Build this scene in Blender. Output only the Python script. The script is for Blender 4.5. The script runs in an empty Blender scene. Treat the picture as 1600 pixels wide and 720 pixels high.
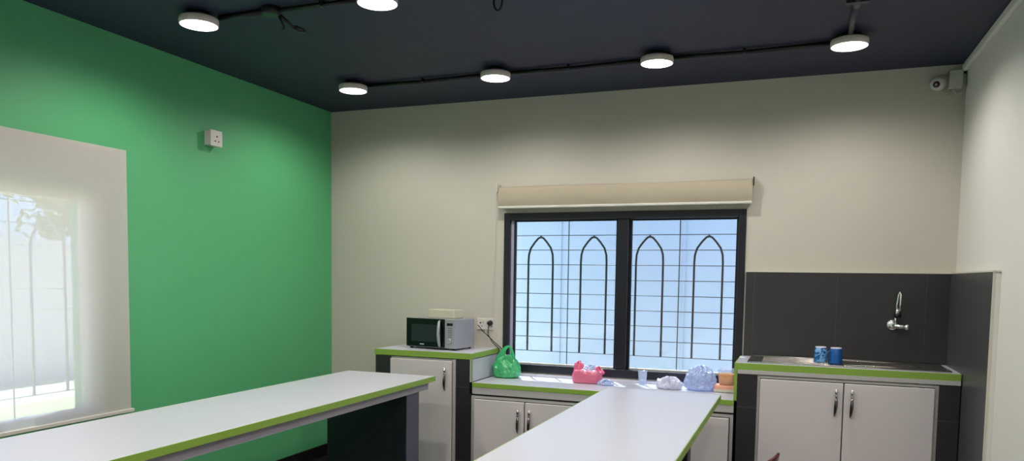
import bpy, math, random
from mathutils import Vector, Matrix, noise
random.seed(7)
S = bpy.context.scene
COL = S.collection
PI = math.pi

# ------------------------------------------------------------------ camera
CAM_H = 1.55
F_PX, PY_PX, YAW, PITCH, ROLL = 1172.0, 515.0, 0.3628, 0.0691, -0.0143
def cam_dir(r3, u3, d2):
    c, s = math.cos(ROLL), math.sin(ROLL); r = r3*c + u3*s; u2 = -r3*s + u3*c
    c, s = math.cos(PITCH), math.sin(PITCH); d = d2*c + u2*s; z = -d2*s + u2*c
    c, s = math.cos(YAW), math.sin(YAW)
    return Vector((r*c - d*s, r*s + d*c, z))
cam = bpy.data.cameras.new('camera'); co = bpy.data.objects.new('camera', cam); COL.objects.link(co)
R, U, Fw = cam_dir(1, 0, 0), cam_dir(0, 1, 0), cam_dir(0, 0, 1)
m = Matrix.Identity(4)
for i in range(3):
    m[i][0], m[i][1], m[i][2] = R[i], U[i], -Fw[i]
m[2][3] = CAM_H
co.matrix_world = m
cam.sensor_fit = 'HORIZONTAL'; cam.sensor_width = 36
cam.lens = F_PX*36/1600
cam.shift_y = (PY_PX - 360)/1600
cam.clip_start = .05; cam.clip_end = 300
S.camera = co

# ------------------------------------------------------------------ light
LAMP_W = 6.0; SPOT_W = 37.0
w = bpy.data.worlds.new('world'); S.world = w; w.use_nodes = True
nt = w.node_tree; bg = nt.nodes['Background']
sky = nt.nodes.new('ShaderNodeTexSky'); sky.sky_type = 'NISHITA'; sky.sun_disc = False
sky.sun_elevation = math.radians(60); sky.sun_rotation = math.radians(-30); sky.air_density = 1.0; sky.dust_density = 1.5
tint = nt.nodes.new('ShaderNodeMix'); tint.data_type = 'RGBA'; tint.blend_type = 'MULTIPLY'; tint.inputs[0].default_value = 1
nt.links.new(sky.outputs[0], tint.inputs[6]); tint.inputs[7].default_value = (.44, .68, 1.12, 1)   # camera balanced for the warm lamps
nt.links.new(tint.outputs[2], bg.inputs[0]); bg.inputs[1].default_value = 0.44
sun = bpy.data.lights.new('sun', 'SUN'); sun.energy = 18; sun.angle = math.radians(.6); sun.color = (.72, .87, 1)
so = bpy.data.objects.new('sun', sun); COL.objects.link(so)
so.rotation_euler = Vector((-.2, .35, 1)).to_track_quat('Z', 'Y').to_euler()
vs = S.view_settings
S.display_settings.display_device = 'sRGB'
vs.view_transform = 'Standard'; vs.look = 'None'; vs.gamma = 1; vs.exposure = 0; vs.use_curve_mapping = False

# ------------------------------------------------------------------ materials
def lin(c):
    return tuple(((v/255)/12.92 if v/255 <= .04045 else ((v/255+.055)/1.055)**2.4) for v in c) + (1,)
MATS = {}
def mat(name, rgb, rough=.6, metal=0, var=.04, vscale=6, bump=0, bscale=60, spec=.5, **kw):
    """plain paint / plastic / metal with a little procedural unevenness"""
    m = bpy.data.materials.new(name); m.use_nodes = True; n = m.node_tree.nodes; l = m.node_tree.links
    b = n['Principled BSDF']; b.inputs['Roughness'].default_value = rough; b.inputs['Metallic'].default_value = metal
    b.inputs['Specular IOR Level'].default_value = spec
    c = lin(rgb)
    no = n.new('ShaderNodeTexNoise'); no.inputs['Scale'].default_value = vscale; no.inputs['Detail'].default_value = 4
    tc = n.new('ShaderNodeNewGeometry'); l.new(tc.outputs['Position'], no.inputs['Vector'])
    mx = n.new('ShaderNodeMix'); mx.data_type = 'RGBA'
    mx.inputs[6].default_value = tuple(v*(1-var) for v in c[:3])+(1,)
    mx.inputs[7].default_value = tuple(min(1, v*(1+var)) for v in c[:3])+(1,)
    l.new(no.outputs['Fac'], mx.inputs[0]); l.new(mx.outputs[2], b.inputs['Base Color'])
    if bump:
        n2 = n.new('ShaderNodeTexNoise'); n2.inputs['Scale'].default_value = bscale; l.new(tc.outputs['Position'], n2.inputs['Vector'])
        bp = n.new('ShaderNodeBump'); bp.inputs['Strength'].default_value = bump; bp.inputs['Distance'].default_value = .01
        l.new(n2.outputs['Fac'], bp.inputs['Height']); l.new(bp.outputs[0], b.inputs['Normal'])
    for k, v in kw.items(): b.inputs[k].default_value = v
    MATS[name] = m
    return m
def tile_mat(name, rgb, grout, sx, sy, ax, ox=0, oy=0, rough=.35, gw=.003):
    """tiles: joints where world coordinate (ax[0], ax[1]) crosses the grid"""
    m = mat(name, rgb, rough, var=.12, vscale=4, bump=.04, bscale=30)
    n = m.node_tree.nodes; l = m.node_tree.links; b = n['Principled BSDF']
    base = b.inputs['Base Color'].links[0].from_socket
    g = n.new('ShaderNodeNewGeometry'); sp = n.new('ShaderNodeSeparateXYZ'); l.new(g.outputs['Position'], sp.inputs[0])
    outs = []
    for a, s, o in ((ax[0], sx, ox), (ax[1], sy, oy)):
        ad = n.new('ShaderNodeMath'); ad.operation = 'ADD'; ad.inputs[1].default_value = 100*s - o; l.new(sp.outputs[a], ad.inputs[0])
        md = n.new('ShaderNodeMath'); md.operation = 'MODULO'; md.inputs[1].default_value = s; l.new(ad.outputs[0], md.inputs[0])
        lt = n.new('ShaderNodeMath'); lt.operation = 'LESS_THAN'; lt.inputs[1].default_value = gw; l.new(md.outputs[0], lt.inputs[0])
        outs.append(lt)
    mxm = n.new('ShaderNodeMath'); mxm.operation = 'MAXIMUM'; l.new(outs[0].outputs[0], mxm.inputs[0]); l.new(outs[1].outputs[0], mxm.inputs[1])
    mx = n.new('ShaderNodeMix'); mx.data_type = 'RGBA'; l.new(mxm.outputs[0], mx.inputs[0]); l.new(base, mx.inputs[6]); mx.inputs[7].default_value = lin(grout)
    l.new(mx.outputs[2], b.inputs['Base Color'])
    return m
def glass_mat(name, tint=(1, 1, 1), refl=.08, rough=0.02):
    m = bpy.data.materials.new(name); m.use_nodes = True; n = m.node_tree.nodes; l = m.node_tree.links
    n.remove(n['Principled BSDF']); out = n['Material Output']
    t = n.new('ShaderNodeBsdfTransparent'); t.inputs[0].default_value = tint+(1,)
    g = n.new('ShaderNodeBsdfGlossy'); g.inputs['Roughness'].default_value = rough
    lw = n.new('ShaderNodeLayerWeight'); lw.inputs['Blend'].default_value = .25
    mu = n.new('ShaderNodeMath'); mu.operation = 'MULTIPLY_ADD'; mu.inputs[1].default_value = .5; mu.inputs[2].default_value = refl*.5
    l.new(lw.outputs['Fresnel'], mu.inputs[0])
    mx = n.new('ShaderNodeMixShader'); l.new(mu.outputs[0], mx.inputs[0]); l.new(t.outputs[0], mx.inputs[1]); l.new(g.outputs[0], mx.inputs[2]); l.new(mx.outputs[0], out.inputs[0])
    return m
def film_mat(name, rgb, transp=.3, transl=.5, gloss=.1, rough=.25, weave=0, bump=0, bscale=30):
    """thin plastic film or cloth: transparent + translucent + diffuse + sheen"""
    m = bpy.data.materials.new(name); m.use_nodes = True; n = m.node_tree.nodes; l = m.node_tree.links
    n.remove(n['Principled BSDF']); out = n['Material Output']; c = lin(rgb)
    t = n.new('ShaderNodeBsdfTransparent'); t.inputs[0].default_value = tuple(v**.5 for v in c[:3])+(1,) if transp else (1, 1, 1, 1)
    d = n.new('ShaderNodeBsdfDiffuse'); d.inputs[0].default_value = c
    tl = n.new('ShaderNodeBsdfTranslucent'); tl.inputs[0].default_value = c
    gl = n.new('ShaderNodeBsdfGlossy'); gl.inputs['Roughness'].default_value = rough
    a = n.new('ShaderNodeMixShader'); a.inputs[0].default_value = transl; l.new(d.outputs[0], a.inputs[1]); l.new(tl.outputs[0], a.inputs[2])
    b = n.new('ShaderNodeMixShader'); b.inputs[0].default_value = transp; l.new(a.outputs[0], b.inputs[1]); l.new(t.outputs[0], b.inputs[2])
    e = n.new('ShaderNodeMixShader'); e.inputs[0].default_value = gloss; l.new(b.outputs[0], e.inputs[1]); l.new(gl.outputs[0], e.inputs[2])
    l.new(e.outputs[0], out.inputs[0])
    if weave:
        t.inputs[0].default_value = (1, 1, 1, 1)
        wv = n.new('ShaderNodeTexWave'); wv.bands_direction = 'Y'; wv.inputs['Scale'].default_value = 60; wv.inputs['Distortion'].default_value = 2
        g = n.new('ShaderNodeNewGeometry'); l.new(g.outputs['Position'], wv.inputs['Vector'])
        mm = n.new('ShaderNodeMath'); mm.operation = 'MULTIPLY_ADD'; mm.inputs[1].default_value = weave; mm.inputs[2].default_value = transp-weave/2
        l.new(wv.outputs['Fac'], mm.inputs[0]); l.new(mm.outputs[0], b.inputs[0])
    if bump:
        g = n.new('ShaderNodeNewGeometry')
        n2 = n.new('ShaderNodeTexNoise'); n2.inputs['Scale'].default_value = bscale; n2.inputs['Detail'].default_value = 3; l.new(g.outputs['Position'], n2.inputs['Vector'])
        bp = n.new('ShaderNodeBump'); bp.inputs['Strength'].default_value = bump; bp.inputs['Distance'].default_value = .02
        l.new(n2.outputs['Fac'], bp.inputs['Height'])
        for q in (d, gl): l.new(bp.outputs[0], q.inputs['Normal'])
    return m
def emit_mat(name, rgb, strength):
    m = bpy.data.materials.new(name); m.use_nodes = True; n = m.node_tree.nodes; l = m.node_tree.links
    n.remove(n['Principled BSDF']); e = n.new('ShaderNodeEmission'); e.inputs[0].default_value = rgb+(1,); e.inputs[1].default_value = strength
    l.new(e.outputs[0], n['Material Output'].inputs[0]); return m

M_GREEN = mat('green_paint', (88, 178, 120), .55, var=.03, vscale=2, bump=.05, bscale=120)
M_GREIGE = mat('greige_paint', (200, 195, 182), .6, var=.02, vscale=2, bump=.05, bscale=120)
M_PALE = mat('pale_paint', (230, 227, 220), .6, var=.02, vscale=2, bump=.05, bscale=120)
M_CEIL = mat('charcoal_ceiling_paint', (34, 41, 66), .6, var=.05, vscale=1.5)
M_FLOOR = tile_mat('black_floor_tiles', (34, 34, 36), (70, 70, 70), .6, .6, 'XY', rough=.25)
M_SKIRT = tile_mat('black_skirting_tiles', (26, 24, 26), (60, 56, 54), .45, 5, 'YZ', oy=2, rough=.3)
M_TILE_B = tile_mat('black_wall_tiles', (50, 48, 49), (78, 75, 72), .53, .6, 'XZ', ox=.245, oy=.43, rough=.42, gw=.002)
M_TILE_R = tile_mat('charcoal_side_tiles', (72, 72, 74), (94, 92, 90), 1.2, .6, 'YZ', ox=4.2, oy=.43, rough=.35)
M_COLT = tile_mat('black_column_tiles', (46, 44, 47), (80, 76, 74), 50, .55, 'XZ', ox=20, oy=.745-.55, rough=.4, gw=.004)
M_LAM = mat('white_laminate', (200, 201, 210), .32, var=.015, vscale=3, spec=.5)
M_EDGE = mat('lime_green_edging', (136, 172, 68), .45, var=.06, vscale=8)
M_CAB = mat('pale_grey_cabinet_laminate', (216, 208, 209), .45, var=.02, vscale=3)
M_CABF = mat('cabinet_frame_grey', (180, 180, 176), .5, var=.02)
M_DARKGAP = mat('cabinet_inside', (60, 58, 56), .8)
M_FASC = mat('pale_fascia', (186, 184, 182), .5, var=.02)
M_RAIL = mat('lavender_grey_rail', (176, 170, 182), .45, var=.03)
M_LEGD = mat('near_black_leg_laminate', (24, 30, 36), .45, var=.05)
M_LEGE = mat('slate_leg_edge', (88, 88, 108), .5, var=.04)
M_TRIM = mat('cream_tile_trim', (206, 204, 190), .5)
M_ALU = mat('black_window_aluminium', (22, 23, 32), .35, var=.05)
M_JAMB_LIT = mat('lavender_lit_jamb', (176, 176, 200), .4)  # lavender of daylight on the jamb, put into the colour
M_GRILL = mat('black_grille_iron', (26, 22, 24), .5)
M_WHITEP = mat('white_plastic', (214, 212, 204), .4, var=.02)
M_GREYP = mat('greyish_plastic', (196, 198, 188), .5, var=.02)
M_BLACKP = mat('black_plastic', (12, 12, 14), .35)
M_CONDUIT = mat('black_conduit', (14, 14, 20), .4)
M_CONDG = mat('grey_conduit', (70, 71, 80), .45)
M_CHROME = mat('chrome', (240, 240, 240), .24, metal=1, var=.02)
M_DCHROME = mat('dark_chrome', (120, 118, 116), .2, metal=1, var=.05)
M_STEEL = mat('stainless_steel', (200, 196, 190), .25, metal=1, var=.06, vscale=20)
M_SILVER = mat('silver_plastic', (168, 170, 176), .38, metal=.35, var=.03)
M_MWGL = mat('black_glass_door', (8, 8, 12), .06, var=0)
M_MWWIN = mat('dark_mesh_window', (40, 44, 50), .12, var=.2, vscale=200)
M_GLASS = glass_mat('window_glass')
M_BLIND_L = film_mat('sheer_blind_fabric', (226, 217, 213), .17, .27, .0, weave=.05)
M_BLIND_B = mat('beige_blind_fabric', (176, 166, 146), .8, var=.04, vscale=12, bump=.1, bscale=300)
M_LED = emit_mat('lamp_diffuser_glow', (1, .94, .87), LAMP_W)
M_LAMPRIM = mat('lamp_rim', (205, 196, 190), .4)
M_BAGG = film_mat('green_carrier_film', (80, 225, 150), .15, .45, .12, .25, bump=.6, bscale=22)
M_BAGP = film_mat('pink_carrier_film', (255, 160, 198), .42, .45, .12, .25, bump=.6, bscale=26)
M_BAGC = film_mat('clear_blue_film', (222, 232, 252), .5, .5, .16, .25, bump=.8, bscale=24)
M_BAGW = film_mat('white_carrier_film', (240, 240, 250), .1, .5, .1, .3, bump=.6, bscale=30)
M_CUPC = film_mat('clear_cup_plastic', (228, 234, 248), .8, .4, .1, .1)
M_ORANGE = mat('orange_food', (255, 160, 36), .5, var=.2, vscale=30)
M_PEACH = mat('peach_wrap', (228, 160, 130), .5, var=.12, vscale=14)
M_CLOUD = mat('mug_blue_pattern', (30, 96, 160), .2, var=.1, vscale=28)
_n = M_CLOUD.node_tree.nodes; _l = M_CLOUD.node_tree.links; _b = _n['Principled BSDF']
_w = _n.new('ShaderNodeTexNoise'); _w.inputs['Scale'].default_value = 34; _w.inputs['Distortion'].default_value = 1.5
_g = _n.new('ShaderNodeNewGeometry'); _l.new(_g.outputs['Position'], _w.inputs['Vector'])
_r = _n.new('ShaderNodeValToRGB'); _r.color_ramp.elements[0].position = .47; _r.color_ramp.elements[0].color = lin((24, 84, 150)); _r.color_ramp.elements[1].position = .55; _r.color_ramp.elements[1].color = lin((120, 175, 215))
_l.new(_w.outputs['Fac'], _r.inputs[0]); _l.new(_r.outputs[0], _b.inputs['Base Color'])
M_MUGB = mat('mug_deep_blue', (20, 84, 156), .2, var=.12, vscale=10)
M_MUGW = mat('mug_base_white', (205, 208, 220), .3)
M_MAROON = mat('maroon_plastic', (88, 14, 28), .22, var=.04)
M_IVORY = mat('pale_card_box', (196, 194, 172), .7, var=.04)
M_CABLEW = mat('white_cable', (190, 186, 176), .5)
M_CABLEB = mat('black_cable', (24, 22, 24), .5)
M_DOTS = mat('socket_hole', (40, 36, 36), .8)
M_PURPLE = mat('dark_lens', (70, 20, 50), .15)
M_GROUND = mat('sunny_yard_paving', (238, 226, 196), .9, var=.1, vscale=1)
M_GRASSY = mat('yard_grass', (224, 220, 160), .9, var=.1, vscale=4)
M_YARD = mat('pale_yard_wall', (226, 226, 228), .8, var=.04, vscale=2)
M_SHEET = mat('pale_sheet_wall', (180, 194, 212), .5, var=.02, vscale=2)
M_LEAF = mat('tree_leaves', (140, 160, 92), .7, var=.2, vscale=3)
M_BARK = mat('tree_bark', (92, 78, 62), .9, var=.2)

# ------------------------------------------------------------------ helpers
class MB:
    def __init__(s): s.v = []; s.f = []; s.mi = []; s.mats = []; s.sm = []
    def _m(s, m):
        if m not in s.mats: s.mats.append(m)
        return s.mats.index(m)
    def raw(s, vs, fs, m, smooth=False):
        k = len(s.v); i = s._m(m); s.v += [Vector(p) for p in vs]
        for f in fs: s.f.append([a+k for a in f]); s.mi.append(i); s.sm.append(smooth)
    def box(s, a, b, m, M=None):
        x0, y0, z0 = a; x1, y1, z1 = b
        vs = [(x0,y0,z0),(x1,y0,z0),(x1,y1,z0),(x0,y1,z0),(x0,y0,z1),(x1,y0,z1),(x1,y1,z1),(x0,y1,z1)]
        if M: vs = [M @ Vector(p) for p in vs]
        s.raw(vs, [(0,3,2,1),(4,5,6,7),(0,1,5,4),(1,2,6,5),(2,3,7,6),(3,0,4,7)], m); return s
    def rings(s, rings, m, cap0=True, cap1=True, smooth=True, closed=False):
        n = len(rings[0]); vs = [p for r in rings for p in r]; fs = []
        K = len(rings)
        for i in range(K if closed else K-1):
            for j in range(n):
                a, b = i*n+j, i*n+(j+1) % n; c, d = ((i+1) % K)*n+(j+1) % n, ((i+1) % K)*n+j
                fs.append((a, b, c, d))
        s.raw(vs, fs, m, smooth)
        k = len(s.v)-len(vs); i = s._m(m)
        if not closed:
            if cap0: s.f.append([k+j for j in range(n)][::-1]); s.mi.append(i); s.sm.append(False)
            if cap1: s.f.append([k+(K-1)*n+j for j in range(n)]); s.mi.append(i); s.sm.append(False)
        return s
    def lathe(s, c, prof, m, n=28, axis='Z', M=None, cap0=True, cap1=True):
        rs = []
        for r, h in prof:
            ring = []
            for j in range(n):
                a = 2*PI*j/n; p = Vector((r*math.cos(a), r*math.sin(a), h))
                if axis == 'Y': p = Vector((p.x, -p.z, p.y))     # grows towards -Y
                if axis == 'X': p = Vector((p.z, p.x, p.y))
                if M: p = M @ p
                ring.append(p + Vector(c))
            rs.append(ring)
        return s.rings(rs, m, cap0, cap1)
    def tube(s, pts, r, m, n=8, closed=False):
        pts = [Vector(p) for p in pts]; rs = []; K = len(pts); prev = None
        rad = r if isinstance(r, (list, tuple)) else [r]*K
        for i, p in enumerate(pts):
            if closed: t = pts[(i+1) % K]-pts[i-1]
            else: t = pts[min(i+1, K-1)]-pts[max(i-1, 0)]
            t.normalize()
            if prev is None:
                a = Vector((0, 0, 1)) if abs(t.z) < .9 else Vector((1, 0, 0)); u = t.cross(a).normalized()
            else:
                u = (prev - t*prev.dot(t))
                u = u.normalized() if u.length > 1e-6 else t.orthogonal().normalized()
            prev = u; v = t.cross(u)
            rs.append([p + rad[i]*(math.cos(2*PI*j/n)*u + math.sin(2*PI*j/n)*v) for j in range(n)])
        return s.rings(rs, m, closed=closed)
    def build(s, name, parent=None, origin=None, bevel=0, seg=2, kind=None, shade=None):
        me = bpy.data.meshes.new(name)
        if parent is not None:
            inv = WM[parent.name].inverted(); W = WM[parent.name]
        else:
            if origin is None:
                lo = [min(p[i] for p in s.v) for i in range(3)]; hi = [max(p[i] for p in s.v) for i in range(3)]
                origin = ((lo[0]+hi[0])/2, (lo[1]+hi[1])/2, lo[2])
                if kind == 'structure': origin = (0, 0, 0)
            W = Matrix.Translation(origin); inv = W.inverted()
        me.from_pydata([inv @ p for p in s.v], [], s.f)
        for mm in s.mats: me.materials.append(mm)
        for p, i, smo in zip(me.polygons, s.mi, s.sm): p.material_index = i; p.use_smooth = smo
        me.update()
        o = bpy.data.objects.new(name, me); COL.objects.link(o)
        if parent is not None: o.parent = parent
        else: o.location = origin
        WM[o.name] = W.copy()
        if bevel:
            b = o.modifiers.new('bevel', 'BEVEL'); b.width = bevel; b.segments = seg; b.limit_method = 'ANGLE'; b.angle_limit = math.radians(50)
        if kind: o['kind'] = kind
        return o
WM = {}
def thing(name, label, cat, loc, rz=0, group=None):
    o = bpy.data.objects.new(name, None); COL.objects.link(o); o.location = loc; o.rotation_euler = (0, 0, rz)
    o.empty_display_size = .05
    WM[o.name] = Matrix.Translation(loc) @ Matrix.Rotation(rz, 4, 'Z')
    tag(o, label, cat, group); return o
def tag(o, label, cat, group=None):
    o['label'] = label; o['category'] = cat
    if group: o['group'] = group
    return o
def copy_tree(o, parent=None):
    c = o.copy(); COL.objects.link(c); c.parent = parent
    for ch in [q for q in o.children]: copy_tree(ch, c)
    return c
def bx(name, a, b, m, parent=None, **k):
    q = MB(); q.box(a, b, m); return q.build(name, parent, **k)

# ------------------------------------------------------------------ the room
XL, XR, YB, YF, H = -3.762, .941, 5.507, -5.4, 2.93
T = .18
bx('floor', (XL-T, YF-T, -.08), (XR+T, YB+T, 0), M_FLOOR, kind='structure')
bx('ceiling', (XL-T, YF-T, H), (XR+T, YB+T, H+.12), M_CEIL, kind='structure')
# back wall with the kitchen window hole
WX0, WX1, WZ0, WZ1 = -2.165, -.352, .815, 2.052
q = MB()
q.box((XL-T, YB, 0), (WX0, YB+T, H), M_GREIGE); q.box((WX1, YB, 0), (XR+T, YB+T, H), M_GREIGE)
q.box((WX0, YB, 0), (WX1, YB+T, WZ0), M_GREIGE); q.box((WX0, YB, WZ1), (WX1, YB+T, H), M_GREIGE)
q.build('wall_back', kind='structure')
# left wall with window hole behind the blind
LY0, LY1, LZ0, LZ1 = 1.36, 3.17, .745, 1.975
q = MB()
q.box((XL-T, YF-T, 0), (XL, LY0, H), M_GREEN); q.box((XL-T, LY1, 0), (XL, YB, H), M_GREEN)
q.box((XL-T, LY0, 0), (XL, LY1, LZ0), M_GREEN); q.box((XL-T, LY0, LZ1), (XL, LY1, H), M_GREEN)
q.build('wall_left', kind='structure')
bx('wall_right', (XR, YF-T, 0), (XR+T, YB, H), M_PALE, kind='structure')
bx('wall_front', (XL, YF-T, 0), (XR, YF, H), M_GREIGE, kind='structure')
bx('baseboard_left', (XL, YF, 0), (XL+.012, YB, .1), M_SKIRT, kind='structure')
bx('baseboard_back', (XL+.012, YB-.012, 0), (-3.0, YB, .1), M_SKIRT, kind='structure')
# cream cove along the right wall's top, tile cladding and its edging strips
bx('trim_1', (XR-.028, YF, H-.05), (XR, YB, H-.002), M_PALE, bevel=.008, kind='structure')
bx('trim_2', (WX1+.012, YB-.03, .6), (XR-.03, YB, 1.614), M_TILE_B, kind='structure')
bx('trim_3', (XR-.03, 4.36, 0), (XR, YB, 1.614), M_TILE_R, kind='structure')
q = MB(); q.box((XR-.034, 4.352, 0), (XR-.022, 4.36, 1.62), M_TRIM); q.box((XR-.022, 4.355, 0), (XR, 4.36, 1.62), M_PALE); q.box((XR-.034, 4.345, 1.614), (XR, YB, 1.622), M_TRIM)
q.box((WX1+.012, YB-.034, 1.614), (XR-.034, YB, 1.622), M_TRIM); q.build('trim_4', kind='structure')

# ------------------------------------------------------------------ windows
def grille(parent, M_GRILL, u_of, n_arch, first, pitch, zs, z_leg, z_sh, z_ap, thin_u, u0, u1, zt, zb):
    """iron grille: u_of(u, z) -> world point; arches + thin bars"""
    q = MB()
    for k in range(n_arch):
        c = first + k*pitch; hw = .101
        pts = [(c-hw, z_leg), (c-hw, z_leg+.4), (c-hw, z_sh-.06), (c-hw*.97, z_sh), (c-hw*.82, z_sh+.05), (c-hw*.5, z_sh+.095), (c-hw*.2, z_sh+.128), (c, z_ap)]
        pts += [(2*c-a, b) for a, b in pts[-2::-1]]
        q.tube([u_of(a, b) for a, b in pts], .0082, M_GRILL, 6)
        q.tube([u_of(c-.008, z_ap-.012), u_of(c, z_ap+.01), u_of(c+.008, z_ap-.012)], .006, M_GRILL, 6)
    for z in zs: q.tube([u_of(u0, z), u_of(u1, z)], .0028, M_GRILL, 5)
    for u in thin_u: q.tube([u_of(u, zb), u_of(u, zt)], .004, M_GRILL, 5)
    return q.build('grille', parent)
ZS = [.976+.1135*k for k in range(9)]
win = thing('window_1', 'black framed sliding window with arched iron grille behind kitchen counter', 'window', ((WX0+WX1)/2, YB, WZ0)); win['kind'] = 'structure'
fr = MB(); y0, y1 = YB-.012, YB+.075
FW = .05
fr.box((WX0, y0, WZ0), (WX0+FW, y1, WZ1), M_ALU); fr.box((WX1-FW, y0, WZ0), (WX1, y1, WZ1), M_ALU)
fr.box((WX0+FW, y0, WZ1-.055), (WX1-FW, y1, WZ1), M_ALU); fr.box((WX0+FW, y0, WZ0), (WX1-FW, y1, WZ0+.062), M_ALU)
fr.build('window_frame', win, bevel=.004)
xm = -1.222
def sash(x0, x1, y, nm):
    q = MB(); b = .018; z0, z1 = WZ0+.062, WZ1-.055
    q.box((x0, y, z0), (x0+b, y+.02, z1), M_ALU); q.box((x1-b, y, z0), (x1, y+.02, z1), M_ALU)
    q.box((x0+b, y, z0), (x1-b, y+.02, z0+.012), M_WHITEP); q.box((x0+b, y, z1-.012), (x1-b, y+.02, z1), M_ALU)
    s_ = q.build('sash', win, bevel=.002)
    bx('pane', (x0+b, y+.008, z0+.012), (x1-b, y+.012, z1-.012), M_GLASS, s_)
q = MB(); q.box((xm-.04, YB+.0, WZ0+.062), (xm+.04, YB+.065, WZ1-.055), M_ALU); q.build('mullion', win, bevel=.004)
q = MB(); q.box((WX0+FW, YB+.02, WZ0+.062), (WX0+FW+.022, YB+.06, WZ1-.055), M_JAMB_LIT); q.build('lit_jamb_strip', win)  # strip standing for the daylit jamb, its light painted in as lavender
sash(WX0+FW+.022, xm-.04, YB+.025, 'l'); sash(xm+.04, WX1-FW, YB+.045, 'r')
grille(win, M_GRILL, lambda u, z: (u, YB+.11, z), 4, -1.899, .4285, ZS, .976, 1.735, 1.872, (-1.672, -.822), WX0+.005, WX1-.005, WZ1-.003, WZ0+.003)
win2 = thing('window_2', 'grilled window glowing through the sheer blind on the green wall', 'window', (XL, (LY0+LY1)/2, LZ0)); win2['kind'] = 'structure'
fr = MB(); xa, xb = XL-.09, XL-.02
fr.box((xa, LY0, LZ0), (xb, LY0+.03, LZ1), M_WHITEP); fr.box((xa, LY1-.03, LZ0), (xb, LY1, LZ1), M_WHITEP)
fr.box((xa, LY0+.03, LZ1-.03), (xb, LY1-.03, LZ1), M_WHITEP); fr.box((xa, LY0+.03, LZ0), (xb, LY1-.03, LZ0+.025), M_WHITEP)
fr.build('window_frame', win2, bevel=.004)
bx('pane', (XL-.056, LY0+.03, LZ0+.025), (XL-.052, LY1-.03, LZ1-.03), M_GLASS, win2)
grille(win2, M_GREYP, lambda u, z: (XL-.13, u, z), 4, 1.70, .4285, [.87+.117*k for k in range(10)], .87, 1.70, 1.84, (1.914, 2.771), LY0+.005, LY1-.005, LZ1-.003, LZ0+.003)

# ------------------------------------------------------------------ outside
bx('ground', (-40, -25, -.3), (20, 40, -.1), M_GROUND, kind='structure')
q = MB(); q.box((-8.9, -12, -.1), (-5.2, 24, -.09), M_GRASSY); q.build('yard_lawn', kind='structure')
# yard wall on the left, with white spikes along its top
yw = thing('boundary_wall', 'pale yard wall with white spikes, seen through the sheer blind', 'wall', (-10.7, 6, -.1)); yw['kind'] = 'structure'
bx('wall_body', (-10.8, -12, -.1), (-10.6, 24, 2.02), M_YARD, yw)
q = MB()
y = -2.0
while y < 16:
    q.raw([(-10.75, y, 2.02), (-10.65, y, 2.02), (-10.65, y+.12, 2.02), (-10.75, y+.12, 2.02), (-10.7, y+.02, 2.12)], [(0,1,4),(1,2,4),(2,3,4),(3,0,4),(3,2,1,0)], M_WHITEP); y += .5
q.build('wall_spikes', yw)
sh = thing('boundary_wall', 'white sheet wall filling the view out of the kitchen window', 'wall', (-1.2, 7.1, -.1)); sh['kind'] = 'structure'
bx('wall_body', (-3.55, 7.1, -.1), (1.6, 7.2, 2.75), M_SHEET, sh)
q = MB()
for k in range(9): q.box((-3.4+.6*k, 7.085, -.1), (-3.385+.6*k, 7.1, 2.75), M_SHEET)
q.build('sheet_ribs', sh)
def tree(x, y, h, r, label, seed):
    rnd = random.Random(seed)
    t = thing('tree', label, 'tree', (x, y, -.1))
    q = MB(); q.tube([(x, y, -.1), (x+.05, y, h*.3), (x-.05, y+.1, h*.55), (x, y, h*.8)], [.16, .13, .1, .04], M_BARK, 8)
    for k in range(5):
        a = k*1.3; q.tube([(x, y, h*(.4+.05*k)), (x+math.cos(a)*r*.6, y+math.sin(a)*r*.6, h*(.65+.04*k))], [.06, .02], M_BARK, 6)
    q.build('trunk', t)
    q = MB()
    cl = [(x+rnd.uniform(-r, r)*.7, y+rnd.uniform(-r, r)*.7, h*.72+rnd.uniform(-.5, .6)*r, r*rnd.uniform(.35, .6)) for _ in range(14)]
    for k in range(5200):
        cx, cy, cz, cr = rnd.choice(cl)
        d = Vector((rnd.gauss(0, 1), rnd.gauss(0, 1), rnd.gauss(0, 1))).normalized()*cr*rnd.uniform(.6, 1)
        p = Vector((cx, cy, cz))+d; a = Vector((rnd.gauss(0, 1), rnd.gauss(0, 1), rnd.gauss(0, 1))).normalized(); b = a.orthogonal().normalized(); sz = rnd.uniform(.05, .11)
        q.raw([p-a*sz, p-b*sz*.45, p+a*sz, p+b*sz*.45], [(0, 1, 2, 3)], M_LEAF)
    q.build('crown', t)
tree(-13.6, 11.6, 4.0, 1.8, 'pale leafy tree faintly visible through the sheer blind above the yard wall', 3)

# ------------------------------------------------------------------ left sheer blind
XB = XL+.05
bl = thing('roller_blind', 'large sheer roller blind pulled down over left window on the green wall', 'blind', (XB, 2.2, .72))
q = MB(); ny = 24; nz = 12; BY0, BY1, BZ0, BZ1 = .95, 3.36, .735, 2.262
vs_ = []
for i in range(nz+1):
    for j in range(ny+1):
        yy = BY0+(BY1-BY0)*j/ny; zz = BZ0+(BZ1-BZ0)*i/nz
        vs_.append((XB+.003*math.sin(yy*9)*(1-i/nz), yy, zz))
q.raw(vs_, [(i*(ny+1)+j, i*(ny+1)+j+1, (i+1)*(ny+1)+j+1, (i+1)*(ny+1)+j) for i in range(nz) for j in range(ny)], M_BLIND_L, True)
q.build('fabric', bl)
q = MB(); q.lathe((XB-.016, BY0+.01, 2.24), [(.014, 0), (.014, BY1-BY0-.02)], M_BLIND_B, 20, M=Matrix.Rotation(-PI/2, 4, 'X')); q.build('roller', bl)
bx('bottom_bar', (XB-.008, BY0, .715), (XB+.010, BY1+.015, .737), M_TRIM, bl, bevel=.004)

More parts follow.
